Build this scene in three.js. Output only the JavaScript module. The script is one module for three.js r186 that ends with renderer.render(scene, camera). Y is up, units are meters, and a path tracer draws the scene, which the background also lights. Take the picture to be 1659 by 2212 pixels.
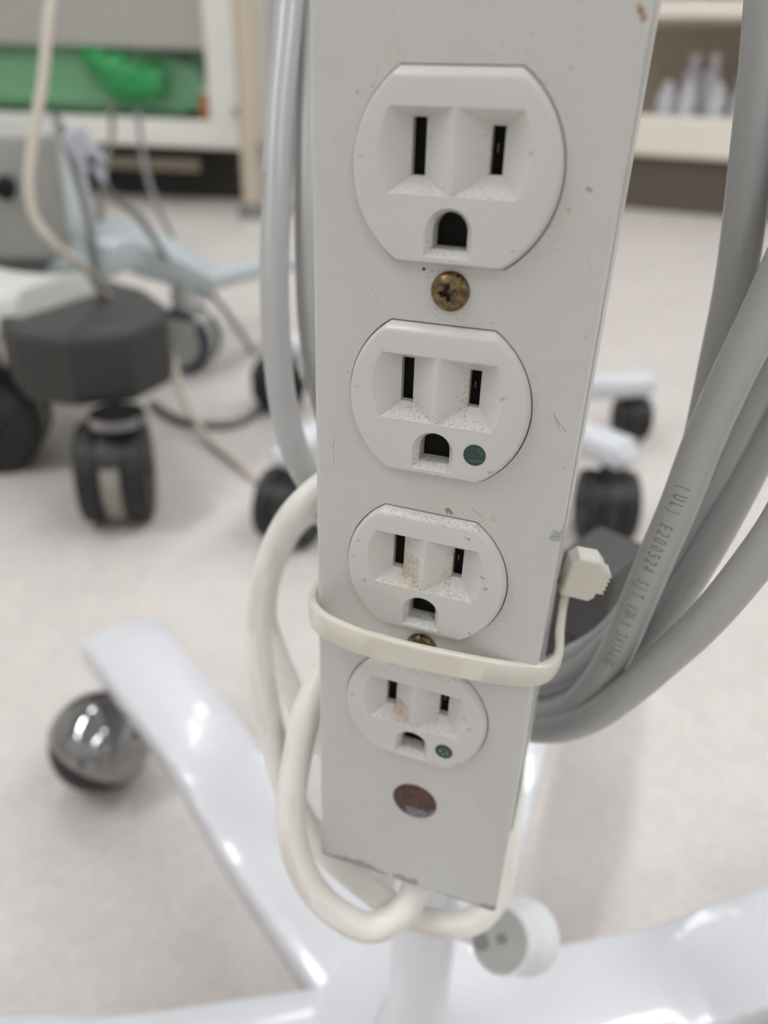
import * as THREE from 'three';
import { RoundedBoxGeometry } from 'three/addons/geometries/RoundedBoxGeometry.js';
import { mergeGeometries, toCreasedNormals } from 'three/addons/utils/BufferGeometryUtils.js';
import { RectAreaLightUniformsLib } from 'three/addons/lights/RectAreaLightUniformsLib.js';
import { Brush, Evaluator, SUBTRACTION } from 'three-bvh-csg';

// ---------------------------------------------------------------- camera, exposure
const scene = new THREE.Scene();
scene.background = new THREE.Color(0x0);
const camera = new THREE.PerspectiveCamera(68.51, 1659 / 2212, 0.01, 30);
camera.position.set(0.03164, 0.45157, 0.12863);
camera.rotation.set(-0.51595, 0.31751, 0.03688, 'YXZ');
camera.focus = 0.147;
camera.userData.fStop = 8.8;
const renderer = new THREE.WebGLRenderer({ antialias: true });
renderer.toneMapping = THREE.LinearToneMapping;
renderer.toneMappingExposure = 1.06;
renderer.shadowMap.enabled = true;
RectAreaLightUniformsLib.init();

// ceiling lamps: [x, z, strength]; a fixture holds two tubes and lights the room with an area lamp of its own size
const LAMPS = [[-1.5, -3.1, 0.9], [1.1, -3.1, 1.3], [-1.5, -1.6, 0.8], [1.1, -1.6, 1.3], [-1.5, 0.5, 2.3], [1.1, -0.1, 1.5], [-1.5, 1.7, 0.5], [1.1, 1.7, 0.8]];
const LAMP_POWER = 10.0;
const ROOM = { x0: -3.3, x1: 2.4, z0: -4.35, z1: 2.4, h: 2.75 };

// ---------------------------------------------------------------- helpers
let seed = 7;
const rnd = () => { seed = (seed * 1664525 + 1013904223) >>> 0; return seed / 4294967296; };
const rr = (a, b) => a + (b - a) * rnd();
const V = (x, y, z) => new THREE.Vector3(x, y, z);
const used = new Map();
const numbered = (n) => { const k = used.get(n) ?? 0; used.set(n, k + 1); return k ? n + '_' + String(k).padStart(3, '0') : n; };
const origin = new Map();
function mesh(name, geo, mat, parent) {
  const g = Array.isArray(geo) ? mergeGeometries(geo.map((q) => { const c = q.index ? q.toNonIndexed() : q.clone(); for (const k of Object.keys(c.attributes)) if (!['position', 'normal', 'uv'].includes(k)) c.deleteAttribute(k); return c; })) : geo;
  const m = new THREE.Mesh(g, mat);
  m.name = name; m.castShadow = m.receiveShadow = true;
  parent.add(m);
  return m;
}
// geometry given in room coordinates, hung under a thing whose base stands at origin.get(thing)
function part(name, geo, mat, parent, root = parent) {
  const o = origin.get(root), list = (Array.isArray(geo) ? geo : [geo]).map((g) => g.clone().translate(-o.x, -o.y, -o.z));
  const m = mesh(name, list.length > 1 ? list : list[0], mat, parent);
  origin.set(m, o);
  return m;
}
function thing(name, label, category, pos = [0, 0, 0], group, turn = 0) {
  const g = new THREE.Group();
  g.name = numbered(name); g.position.set(...pos); g.rotation.y = turn;
  g.userData = { label, category };
  if (group) g.userData.group = group;
  origin.set(g, V(...pos)); scene.add(g);
  return g;
}
function structure(name, geo, mat, parent = scene) {
  const m = mesh(name, geo, mat, parent);
  if (parent === scene) m.userData.kind = 'structure';
  return m;
}
const box = (w, h, d, x, y, z, r = 0.002, s = 2) => new RoundedBoxGeometry(w, h, d, s, Math.min(r, w / 2.01, h / 2.01, d / 2.01)).translate(x, y, z);
const slab = (w, h, d, x, y, z) => new THREE.BoxGeometry(w, h, d).translate(x, y, z);
const cyl = (r0, r1, h, x, y, z, n = 32) => new THREE.CylinderGeometry(r0, r1, h, n).translate(x, y, z);
const lathe = (pts, n = 40) => new THREE.LatheGeometry(pts.map(([r, y]) => new THREE.Vector2(r, y)), n);
// cylinder between two points
function rod(a, b, r, n = 24) {
  const d = b.clone().sub(a), g = new THREE.CylinderGeometry(r, r, d.length(), n);
  g.applyQuaternion(new THREE.Quaternion().setFromUnitVectors(V(0, 1, 0), d.clone().normalize()));
  return g.translate((a.x + b.x) / 2, (a.y + b.y) / 2, (a.z + b.z) / 2);
}
// flexible round cord: pts [x, y, z, twist in degrees]; u runs along it in units of `period`, v round it with v = 0.5 facing `ref`
function cord(pts, r, { seg = 200, rad = 18, ref = V(0.25, 0.45, 0.85), period = 0.17, u0 = 0 } = {}) {
  const curve = new THREE.CatmullRomCurve3(pts.map((p) => V(p[0], p[1], p[2])), false, 'centripetal');
  const P = [], N = [], U = [], I = [], len = curve.getLength();
  const tw = (t) => { const k = t * (pts.length - 1), i = Math.min(pts.length - 2, Math.floor(k)); return ((pts[i][3] ?? 180) + ((pts[i + 1][3] ?? 180) - (pts[i][3] ?? 180)) * (k - i)) * Math.PI / 180; };
  for (let i = 0; i <= seg; i++) {
    const u = i / seg, t = curve.getUtoTmapping(u), c = curve.getPoint(t), T = curve.getTangent(t);
    const n = ref.clone().addScaledVector(T, -ref.dot(T)).normalize(), b = T.clone().cross(n), a0 = tw(t);
    for (let j = 0; j <= rad; j++) {
      const a = (j / rad) * 2 * Math.PI - Math.PI + a0, d = n.clone().multiplyScalar(Math.cos(a)).addScaledVector(b, Math.sin(a));
      P.push(c.x + d.x * r, c.y + d.y * r, c.z + d.z * r); N.push(d.x, d.y, d.z); U.push(u0 + u * len / period, j / rad);
    }
  }
  for (let i = 0; i < seg; i++) for (let j = 0; j < rad; j++) { const a = i * (rad + 1) + j, b = a + rad + 1; I.push(a, a + 1, b, b, a + 1, b + 1); }
  const cap = (i, s) => { const c = P.length / 3, u = i / seg, p = curve.getPointAt(u), T = curve.getTangentAt(u).multiplyScalar(s); P.push(p.x, p.y, p.z); N.push(T.x, T.y, T.z); U.push(0, 0); const o = c + 1; for (let j = 0; j <= rad; j++) { const q = (i * (rad + 1) + j) * 3; P.push(P[q], P[q + 1], P[q + 2]); N.push(T.x, T.y, T.z); U.push(0, 0); } for (let j = 0; j < rad; j++) s > 0 ? I.push(c, o + j, o + j + 1) : I.push(c, o + j + 1, o + j); };
  cap(0, -1); cap(seg, 1);
  const g = new THREE.BufferGeometry();
  g.setAttribute('position', new THREE.Float32BufferAttribute(P, 3)); g.setAttribute('normal', new THREE.Float32BufferAttribute(N, 3)); g.setAttribute('uv', new THREE.Float32BufferAttribute(U, 2)); g.setIndex(I);
  return g;
}
// bar of rounded rectangular section swept along points; side[i] is the direction of its width
function bar(pts, side, w, t, rnd0 = 0.3, widths) {
  const P = [], I = [], K = 5, prof = [], r = Math.min(w, t) * rnd0;
  for (let q = 0; q < 4; q++) for (let k = 0; k < K; k++) { const a = (q + k / (K - 1)) * Math.PI / 2, sx = q === 0 || q === 3 ? 1 : -1, sy = q < 2 ? 1 : -1; prof.push([sx, sy, Math.cos(a) * r, Math.sin(a) * r]); }
  const m = prof.length, n = pts.length;
  for (let i = 0; i < n; i++) {
    const T = pts[Math.min(n - 1, i + 1)].clone().sub(pts[Math.max(0, i - 1)]).normalize();
    const s = side[i].clone().addScaledVector(T, -side[i].dot(T)).normalize(), u = T.clone().cross(s), wi = widths ? widths[i] : w;
    for (const [sx, sy, dx, dy] of prof) { const x = sx * (wi / 2 - r) + dx, y = sy * (t / 2 - r) + dy, p = pts[i].clone().addScaledVector(s, x).addScaledVector(u, y); P.push(p.x, p.y, p.z); }
  }
  for (let i = 0; i < n - 1; i++) for (let j = 0; j < m; j++) { const a = i * m + j, b = i * m + (j + 1) % m; I.push(a, b, a + m, b, b + m, a + m); }
  for (let j = 1; j < m - 1; j++) { I.push(0, j + 1, j); const o = (n - 1) * m; I.push(o, o + j, o + j + 1); }
  const g = new THREE.BufferGeometry();
  g.setAttribute('position', new THREE.Float32BufferAttribute(P, 3)); g.setIndex(I);
  const c = toCreasedNormals(g, 0.7);
  c.setAttribute('uv', new THREE.Float32BufferAttribute(new Float32Array(c.attributes.position.count * 2), 2));
  return c;
}
const smooth = (pts, n = 60, type = 'centripetal') => new THREE.CatmullRomCurve3(pts.map((p) => (p.isVector3 ? p : V(...p))), false, type).getSpacedPoints(n);
// surface through a list of quads and triangles given in millimetres, creased
function faceted(tris, crease = 0.6) {
  const g = new THREE.BufferGeometry();
  g.setAttribute('position', new THREE.Float32BufferAttribute(tris.flat(), 3));
  const c = toCreasedNormals(g, crease);
  c.setAttribute('uv', new THREE.Float32BufferAttribute(new Float32Array(c.attributes.position.count * 2), 2));
  return c;
}
function planarUV(g, f) { const p = g.attributes.position, u = new Float32Array(p.count * 2); for (let i = 0; i < p.count; i++) { const [a, b] = f(p.getX(i), p.getY(i), p.getZ(i)); u[2 * i] = a; u[2 * i + 1] = b; } g.setAttribute('uv', new THREE.BufferAttribute(u, 2)); return g; }
function canvasTexture(w, h, draw, srgb = true) {
  const c = document.createElement('canvas'); c.width = w; c.height = h; draw(c.getContext('2d'), w, h);
  const t = new THREE.CanvasTexture(c); if (srgb) t.colorSpace = THREE.SRGBColorSpace; t.magFilter = THREE.LinearFilter; t.wrapS = t.wrapT = THREE.RepeatWrapping;
  return t;
}
function noiseTexture(n, cells, base, amp, srgb = true) {   // smooth tiling value noise, several octaves, round a base colour
  const data = new Uint8Array(n * n * 4), oct = cells.map((c) => ({ c, v: Array.from({ length: c * c }, () => rnd() - 0.5) }));
  for (let y = 0; y < n; y++) for (let x = 0; x < n; x++) {
    let s = 0;
    oct.forEach(({ c, v }, k) => { const fx = x / n * c, fy = y / n * c, x0 = Math.floor(fx), y0 = Math.floor(fy), a = fx - x0, b = fy - y0, q = (i, j) => v[((y0 + j) % c) * c + (x0 + i) % c], sa = a * a * (3 - 2 * a), sb = b * b * (3 - 2 * b); s += (q(0, 0) * (1 - sa) * (1 - sb) + q(1, 0) * sa * (1 - sb) + q(0, 1) * (1 - sa) * sb + q(1, 1) * sa * sb) * amp[k]; });
    for (let i = 0; i < 3; i++) data[(y * n + x) * 4 + i] = Math.max(0, Math.min(255, base[i] + s));
    data[(y * n + x) * 4 + 3] = 255;
  }
  const t = new THREE.DataTexture(data, n, n); if (srgb) t.colorSpace = THREE.SRGBColorSpace; t.magFilter = THREE.LinearFilter; t.minFilter = THREE.LinearFilter; t.wrapS = t.wrapT = THREE.RepeatWrapping; t.needsUpdate = true;
  return t;
}
const std = (name, color, roughness = 0.5, more = {}) => { const m = new THREE.MeshPhysicalMaterial({ color, roughness, ...more }); m.name = name; return m; };

// ---------------------------------------------------------------- materials
const M = {
  plastic: std('ivory white outlet plastic', 0xd9d7d1, 0.33),
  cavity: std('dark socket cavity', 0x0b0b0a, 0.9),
  contact: std('brass contact', 0x80705a, 0.35, { metalness: 1 }),
  legWhite: std('white powder coat', 0xd2d3d6, 0.32, { clearcoat: 0.45, clearcoatRoughness: 0.06 }),
  tubeWhite: std('white pole paint', 0xe2e3e4, 0.3, { clearcoat: 0.2, clearcoatRoughness: 0.15 }),
  knobGrey: std('grey knob plastic', 0xb4b7b2, 0.5),
  cream: std('cream cord jacket', 0xe3e0d6, 0.42),
  tie: std('natural nylon', 0xe9e4d6, 0.33, { transmission: 0.15, ior: 1.5 }),
  chrome: std('chrome', 0x9c9c9c, 0.05, { metalness: 1 }),
  rubber: std('black rubber', 0x1a1a1a, 0.55),
  darkGrey: std('dark grey plastic', 0x363532, 0.55),
  blackPlastic: std('black plastic', 0x2a2a2b, 0.5),
  adapter: std('charcoal textured plastic', 0x474645, 0.6),
  tread: std('grey beige tread', 0x8d8a80, 0.6),
  hubPale: std('pale grey wheel hub', 0xa6a8a0, 0.5),
  navy: std('dark blue tyre', 0x3a3d4a, 0.6),
  paleBlue: std('pale blue grey enamel', 0xb6bec0, 0.4),
  paleCover: std('pale grey green cover', 0xcfd3cb, 0.45),
  equip: std('grey equipment housing', 0xa3a29c, 0.5),
  benchWhite: std('white bench laminate', 0xe4e3da, 0.45),
  benchCream: std('cream bench laminate', 0xe6dfd2, 0.45),
  shade: std('grey bench interior', 0xa9a8a0, 0.6),
  taupe: std('taupe bench interior', 0xb3a797, 0.7),
  kickDark: std('dark plinth', 0x2c2a26, 0.7),
  kickBrown: std('brown plinth', 0x5f564a, 0.7),
  beige: std('beige enamelled pipe', 0xc3b7a4, 0.45),
  wall: std('beige wall paint', 0xcfcecb, 0.85),
  ceiling: std('white ceiling paint', 0xe4e3df, 0.9),
  fixture: std('white lamp housing', 0xe8e8e6, 0.5),
  red: std('red lid', 0x8e2426, 0.5),
  bottle: std('translucent bottle plastic', 0xe2e4ea, 0.35, { transmission: 0.35, ior: 1.45 }),
  cap: std('white bottle cap', 0xe6e6ea, 0.45),
  greenBag: std('green plastic film', 0x83bb8f, 0.35, { transmission: 0.25, ior: 1.4, side: THREE.DoubleSide }),
  greenKnot: std('bright green plastic film', 0x3aa55c, 0.3, { transmission: 0.2, ior: 1.4, side: THREE.DoubleSide }),
  amber: std('amber bottle', 0xb06a30, 0.4),
  oliveCable: std('olive grey cable', 0x6a685c, 0.5),
  greyCable: std('mid grey cable', 0x757776, 0.5),
  hose: std('beige tubing', 0xc6bdae, 0.5),
  plugPale: std('pale lilac plug', 0xb4b6bf, 0.5),
  tube: (() => { const m = new THREE.MeshStandardMaterial({ color: 0xffffff, emissive: 0xf6faff, emissiveIntensity: 14 }); m.name = 'lamp tube'; return m; })(),
};
const floorMap = noiseTexture(512, [6, 21, 90, 256], [204, 197, 191], [5, 5, 7, 9]);
M.floor = std('pale speckled vinyl', 0xffffff, 0.45, { map: floorMap });

// ---------------------------------------------------------------- the room
{
  const { x0, x1, z0, z1, h } = ROOM, w = x1 - x0, d = z1 - z0, cx = (x0 + x1) / 2, cz = (z0 + z1) / 2;
  structure('floor', planarUV(slab(w + 0.4, 0.1, d + 0.4, cx, -0.05, cz), (x, y, z) => [x / 0.6, z / 0.6]), M.floor);
  structure('ceiling', slab(w + 0.4, 0.1, d + 0.4, cx, h + 0.05, cz), M.ceiling);
  structure('wall_back', slab(w + 0.4, h, 0.15, cx, h / 2, z0 - 0.075), M.wall);
  structure('wall_front', slab(w + 0.4, h, 0.15, cx, h / 2, z1 + 0.075), M.wall);
  structure('wall_left', slab(0.15, h, d, x0 - 0.075, h / 2, cz), M.wall);
  structure('wall_right', slab(0.15, h, d, x1 + 0.075, h / 2, cz), M.wall);
  LAMPS.forEach(([x, z, s], i) => {
    const t = thing('ceiling_light', 'white twin-tube ceiling lamp, number ' + (i + 1), 'lamp', [x, h, z]);
    t.userData.label = 'white twin-tube ceiling lamp, ' + ['first', 'second', 'third', 'fourth'][i >> 1] + ' from the back wall, ' + (i % 2 ? 'above the wheeled bases' : 'above the equipment cart side');
    mesh('housing', box(0.3, 0.05, 1.25, 0, -0.026, 0, 0.006), M.fixture, t);
    for (const k of [-1, 1]) mesh('tube', new THREE.CylinderGeometry(0.014, 0.014, 1.2, 16).rotateX(Math.PI / 2).translate(k * 0.08, -0.066, 0), M.tube, t);
    const l = new THREE.RectAreaLight(0xf8faff, LAMP_POWER * s, 0.26, 1.2);
    l.name = 'lamp_light'; l.position.set(0, -0.084, 0); l.rotation.x = -Math.PI / 2; t.add(l);
  });
}

// ---------------------------------------------------------------- the outlet strip
const MM = 0.001, Y0 = 0.44;             // plate millimetres (y = 0 at the centre of the top outlet) to room metres
const XL = -26.05, XR = 25.3, YB = -182, YT = 95;
const OUT = [[-0.83, 0, 0.45, 0], [-0.83, -39.6, 0.45, 1], [-0.9, -77.9, -0.4, 2], [-0.9, -117.5, -0.4, 3]];   // x, y, turn in degrees
const RF = 17.35;
function flatCircle(r, top, bottom, n = 40, cx = 0, cy = 0) {   // outline of a circle cut flat above and below, counter-clockwise from lower right
  const a0 = Math.asin((bottom) / r), a1 = Math.asin(top / r), pts = [];
  for (let i = 0; i <= n; i++) { const a = a0 + (a1 - a0) * i / n; pts.push([cx + r * Math.cos(a), cy + r * Math.sin(a)]); }
  for (let i = 0; i <= n; i++) { const a = Math.PI - a1 + (a1 - a0) * i / n; pts.push([cx + r * Math.cos(a), cy + r * Math.sin(a)]); }
  return pts;
}
const toShape = (pts) => new THREE.Shape(pts.map(([x, y]) => new THREE.Vector2(x, y)));

// canvas in plate millimetres
const PW = 1024, PH = 2048, PY0 = -184, PYH = 210;
function plateCanvas(g) {
  g.fillStyle = 'rgb(202,201,196)'; g.fillRect(0, 0, PW, PH);
  const X = (x) => (x - XL) / (XR - XL) * PW, Y = (y) => (1 - (y - PY0) / PYH) * PH, sx = PW / (XR - XL), sy = PH / PYH;
  const blob = (x, y, r, col, a = 1, n = 9, jag = 0.5) => { g.globalAlpha = a; g.fillStyle = col; g.beginPath(); for (let i = 0; i < n; i++) { const q = i / n * 6.283, k = r * (1 - jag / 2 + jag * rnd()); g[i ? 'lineTo' : 'moveTo'](X(x + Math.cos(q) * k), Y(y + Math.sin(q) * k)); } g.closePath(); g.fill(); g.globalAlpha = 1; };
  const scratch = (x, y, l, a, col, al) => { g.globalAlpha = al; g.strokeStyle = col; g.lineWidth = 1.7; g.beginPath(); g.moveTo(X(x), Y(y)); const b = a + rr(-0.6, 0.6); g.quadraticCurveTo(X(x + Math.cos(a) * l * 0.5), Y(y + Math.sin(a) * l * 0.5), X(x + Math.cos(a) * l * 0.5 + Math.cos(b) * l * 0.5), Y(y + Math.sin(a) * l * 0.5 + Math.sin(b) * l * 0.5)); g.stroke(); g.globalAlpha = 1; };
  for (let i = 0; i < 260; i++) blob(rr(XL, XR), rr(PY0, 26), rr(0.08, 0.24), rnd() < 0.7 ? 'rgb(120,118,112)' : 'rgb(150,128,88)', rr(0.12, 0.5), 6);
  for (let i = 0; i < 60; i++) scratch(rr(XL, XR), rr(PY0, 26), rr(0.6, 3), rr(0, 6.28), rnd() < 0.5 ? 'rgb(150,149,144)' : 'rgb(222,222,216)', rr(0.2, 0.55));
  for (let i = 0; i < 90; i++) blob(rr(XL, XR), rr(PY0, 26), rr(0.5, 2.2), rnd() < 0.5 ? 'rgb(190,186,168)' : 'rgb(186,188,184)', rr(0.05, 0.16), 10);
  // grime along the sockets' edges
  for (const [ox, oy] of OUT) for (let i = 0; i < 60; i++) { const a = rr(0, 6.28), k = RF + rr(0.2, 1.6), y = Math.max(-16, Math.min(16, Math.sin(a) * k)); blob(ox + Math.cos(a) * k, oy + y, rr(0.06, 0.2), 'rgb(120,104,74)', rr(0.1, 0.4), 6); }
  // marks that can be told apart
  blob(23.91, 21.57, 0.55, 'rgb(150,112,84)', 0.9); blob(24.39, 20.72, 0.5, 'rgb(150,112,84)', 0.75); blob(23.51, 22.10, 0.35, 'rgb(150,112,84)', 0.6);
  blob(17.98, -4.61, 0.5, 'rgb(180,168,130)', 0.55); blob(-17.72, 10.54, 0.35, 'rgb(176,150,104)', 0.7);
  blob(-4.99, -15.76, 0.3, 'rgb(40,38,34)', 0.95); blob(2.86, -62.09, 0.55, 'rgb(160,116,66)', 0.85, 11, 1.2); blob(3.45, -62.38, 0.4, 'rgb(160,116,66)', 0.8, 11, 1.2); blob(12.08, -61.97, 0.8, 'rgb(190,170,120)', 0.35);
  for (const [x, y] of [[20.44, -1.28], [20.90, -1.52]]) blob(x, y, 0.3, 'rgb(110,110,106)', 0.6);
  blob(27.95, -74.00, 0.22, 'rgb(120,116,108)', 0.8);
  for (let i = 0; i < 6; i++) scratch(20.36, -38.02, rr(3, 5), -1.1 + rr(-0.15, 0.15), 'rgb(150,149,144)', 0.5);
  scratch(-21.75, -50.39, 2.6, -1.5, 'rgb(110,110,106)', 0.9); scratch(-21.96, -53.50, 3.2, -1.3, 'rgb(120,118,112)', 0.8); scratch(7.64, -60.42, 3, -0.7, 'rgb(130,128,122)', 0.8); scratch(-14.76, -19.86, 2.4, -0.9, 'rgb(168,167,162)', 0.6); scratch(-12.96, -21.30, 1.8, -2.2, 'rgb(168,167,162)', 0.6);
  // bare metal where the paint has chipped
  blob(24.61, -62.91, 1.35, 'rgb(168,170,170)', 1, 12, 0.7); scratch(23.67, -63.13, 2.4, 0.1, 'rgb(120,122,122)', 0.8); scratch(24.44, -61.70, 2, -1.4, 'rgb(120,122,122)', 0.8);
  for (let i = 0; i < 46; i++) { const t = i / 46; let d = 0; if (t < 0.4) d = 0.5 + 1.5 * Math.sin(t * 7) ** 2; else if (t > 0.44 && t < 0.56) d = 1.9; else if (t > 0.66) d = 0.5; if (t > 0.93) d = 1.6; if (d) blob(XL + t * (XR - XL), YB + d * 0.45, d * 0.8, 'rgb(152,154,152)', 1, 9, 0.8); }
  for (let i = 0; i < 40; i++) { const t = i / 40; if (t < 0.36 || (t > 0.46 && t < 0.56) || t > 0.7) blob(XL + t * (XR - XL), YB + 0.2, 0.34, 'rgb(104,105,102)', 0.9, 7); }
}
const plateMap = canvasTexture(PW, PH, plateCanvas);
plateMap.wrapS = plateMap.wrapT = THREE.ClampToEdgeWrapping;
M.plate = std('grey beige enamelled steel', 0xffffff, 0.3, { map: plateMap });
M.channel = std('grey beige enamelled steel channel', 0xcecdc8, 0.3);
M.edge = std('worn steel edge', 0x8a8b88, 0.45);

function faceCanvas(k) {
  return canvasTexture(640, 640, (g, w, h) => {
    g.fillStyle = 'rgb(208,205,200)'; g.fillRect(0, 0, w, h);
    const S = w / 40, X = (x) => (x + 20) * S, Y = (y) => (20 - y) * S;
    const dot = (x, y, r, col, a) => { g.globalAlpha = a; g.fillStyle = col; g.beginPath(); for (let i = 0; i < 7; i++) { const q = i / 7 * 6.283, m = r * rr(0.6, 1.3); g[i ? 'lineTo' : 'moveTo'](X(x + Math.cos(q) * m), Y(y + Math.sin(q) * m)); } g.closePath(); g.fill(); g.globalAlpha = 1; };
    const dirty = [0.5, 0.9, 1.25, 0.9][k];
    const brown = ['rgb(150,140,110)', 'rgb(132,124,92)', 'rgb(160,118,66)', 'rgb(168,132,84)'][k];
    for (let i = 0; i < 80; i++) dot(rr(-17, 17), rr(-15, 15), rr(0.04, 0.14), 'rgb(120,112,96)', rr(0.1, 0.5) * dirty * 0.7);
    for (let i = 0; i < 300 * dirty; i++) { const x = rr(-9.5, 9.5); dot(x, -3.6 + Math.abs(rr(0, 1) * rr(0, 1)) * 3.4, rr(0.04, 0.16), rnd() < 0.6 ? brown : 'rgb(120,116,98)', rr(0.15, 0.55)); }   // dust that settled in the lower wall of the recess
    for (let i = 0; i < 260 * dirty; i++) { const s = rnd() < 0.5 ? -1 : 1; dot(s * (5.6 - Math.abs(rr(-1, 1) * rr(0, 1)) * 3) - 0.2, rr(-2, 7.2), rr(0.05, 0.16), brown, rr(0.15, 0.6)); }
    for (let i = 0; i < 220 * dirty; i++) dot(rr(-3.8, 3.6), rr(-13.2, -10.2), rr(0.05, 0.13), 'rgb(104,102,90)', rr(0.15, 0.55));
    if (k >= 2) { for (let i = 0; i < 420; i++) dot(rr(-5.4, -1.2) + rr(-0.6, 0.6), rr(-3.2, 4) * (k === 2 ? 1 : 0.8) - (k === 3 ? 0.8 : 0), rr(0.06, 0.22), rnd() < 0.7 ? 'rgb(176,132,78)' : 'rgb(150,104,56)', rr(0.1, 0.45)); for (let i = 0; i < 240; i++) dot(rr(-8, 13), 13.6 + rr(-0.6, 1.2), rr(0.05, 0.18), rnd() < 0.5 ? 'rgb(160,140,100)' : 'rgb(120,112,98)', rr(0.15, 0.5)); }
    for (const [x, y, n] of [[-15.6, 1.5, 14], [12.2, 3.1, 26], [11.2, -11.6, 18], [-14.6, 5.5, 10 * (k === 2)], [13.4, 0.6, 20 * (k >= 2)], [-13.2, -4.2, 16 * (k >= 2)], [8.6, 11.4, 26 * (k === 2)]]) for (let i = 0; i < n * dirty; i++) dot(x + rr(-0.8, 0.8) * rr(0.2, 1), y + rr(-0.5, 0.5) * rr(0.2, 1), rr(0.05, 0.2), 'rgb(126,114,106)', rr(0.12, 0.4));
  });
}
function ridgeZ(x, s) { return -3.3 * Math.max(0, Math.sqrt(Math.pow(Math.abs(x) / 5.4, 2) + 0.006) - 0.0775) / (Math.sqrt(1.006) - 0.0775); }
function makeReceptacleGeometry() {   // millimetres, the front face at z = 1.8 above the plate
  const Z = 1.8, T = [], q = (a, b, c, d) => T.push(...a, ...b, ...c, ...a, ...c, ...d), strip = (A, B) => { for (let i = 0; i < A.length - 1; i++) q(A[i], A[i + 1], B[i + 1], B[i]); };
  // rim
  const ring = (r, t, b, z) => { const p = flatCircle(r, t, b, 48).map(([x, y]) => [x, y, z]); p.push(p[0]); return p; };
  const rims = [ring(RF, 14.5, -14.5, -3), ring(RF, 14.5, -14.5, 0.35), ring(RF - 0.1, 14.3, -14.45, 0.7), ring(RF - 0.4, 13.55, -14.35, 1.45), ring(RF - 0.62, 13.25, -14.22, 1.72), ring(RF - 0.85, 13.0, -14.05, Z)];
  for (let i = 0; i < rims.length - 1; i++) strip(rims[i], rims[i + 1]);
  // front with the recess of the blades and the ground opening cut out
  const outline = flatCircle(RF - 0.85, 13.0, -14.05, 48), CY = 2.65, RR = 12.5, YTOP = 9.0, YBOT = -3.75;
  const rec = flatCircle(RR, YTOP - CY, YBOT - CY, 24, 0, CY);
  const U = (hw, top, bottom, z, n = 24) => { const p = [[-hw, bottom, z]]; const cy = top - hw; p.push([hw, bottom, z]); for (let i = 0; i <= n; i++) { const a = Math.PI * i / n; p.push([hw * Math.cos(a), cy + hw * Math.sin(a), z]); } p.push([-hw, bottom, z]); return p; };
  const g0 = U(4.1, -5.45, -13.35, Z), g1 = U(3.0, -6.15, -12.15, Z - 1.4), g2 = U(2.9, -6.3, -12.0, Z - 4.5);
  const shape = toShape(outline); shape.holes.push(new THREE.Path(rec.map(([x, y]) => new THREE.Vector2(x, y))), new THREE.Path(g0.slice(0, -1).map(([x, y]) => new THREE.Vector2(x, y))));
  const sg = new THREE.ShapeGeometry(shape), sp = sg.attributes.position, si = sg.index.array;
  for (let i = 0; i < si.length; i += 3) { const v = [0, 1, 2].map((k) => [sp.getX(si[i + k]), sp.getY(si[i + k]), Z]); T.push(...v[0], ...v[1], ...v[2]); }
  strip(g1, g0); strip(g2, g1);
  // the two funnels either side of the rounded ridge
  const ZS = -3.3;
  for (const s of [-1, 1]) {
    const xi = s < 0 ? 5.35 : 5.35, xo = s < 0 ? 7.75 : 7.5, yt = s < 0 ? 7.45 : 6.65, yb = s < 0 ? -1.15 : -0.45, N = 12;
    const top = (z) => YTOP + (yt - YTOP) * (z / ZS), bot = (z) => YBOT + (yb - YBOT) * (z / ZS), P = (x, y, z) => [s * x, y, Z + z], f = (A, B) => s > 0 ? strip(A, B) : strip(B, A);
    const ax = Math.sqrt(RR * RR - (YTOP - CY) ** 2), bx = Math.sqrt(RR * RR - (YBOT - CY) ** 2);
    const rt = [], rb = [], ot = [], ob = [];
    for (let i = 0; i <= N; i++) { const x = xi * i / N, z = ridgeZ(x); rt.push(P(x, top(z), z)); rb.push(P(x, bot(z), z)); ot.push(P(x, YTOP, 0)); ob.push(P(x, YBOT, 0)); }
    f(rb, rt);                                             // ridge flank
    const t2 = [], t3 = [], b2 = [], b3 = [];
    for (let i = 1; i <= 4; i++) { const k = i / 4; t2.push(P(xi + (xo - xi) * k, yt, ZS)); t3.push(P(xi + (ax - xi) * k, YTOP, 0)); b2.push(P(xi + (xo - xi) * k, yb, ZS)); b3.push(P(xi + (bx - xi) * k, YBOT, 0)); }
    f([...rt, ...t2], [...ot, ...t3]);                     // upper wall
    f([...ob, ...b3], [...rb, ...b2]);                     // lower wall
    const arc = [], inn = [], a0 = Math.asin((YBOT - CY) / RR), a1 = Math.asin((YTOP - CY) / RR);
    for (let i = 0; i <= 16; i++) { const a = a0 + (a1 - a0) * i / 16; arc.push(P(RR * Math.cos(a), CY + RR * Math.sin(a), 0)); inn.push(P(xo, yb + (yt - yb) * i / 16, ZS)); }
    f(inn, arc);                                           // outer wall
    const s0 = [P(xi, yb, ZS), P(xi, yt, ZS), P(xo, yt, ZS), P(xo, yb, ZS), P(xi, yb, ZS)], s1 = s0.map(([x, y, z]) => [x, y, z - 1.6]);
    f(s0, s1);                                             // throat of the slot
  }
  const g = faceted(T.map((v) => v), 0.5);
  return planarUV(g, (x, y, z) => [(x + 20) / 40, (y + 20 + (1.8 - z) * 0.35) / 40]);
}
const strip = thing('outlet_strip', 'grey metal power strip with four white outlets mounted upright on white pole', 'power strip', [0, 0, 0]);
strip.position.set(0, Y0, 0); origin.set(strip, V(0, Y0, 0));
const S = (g) => g.clone().scale(MM, MM, MM);
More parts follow.
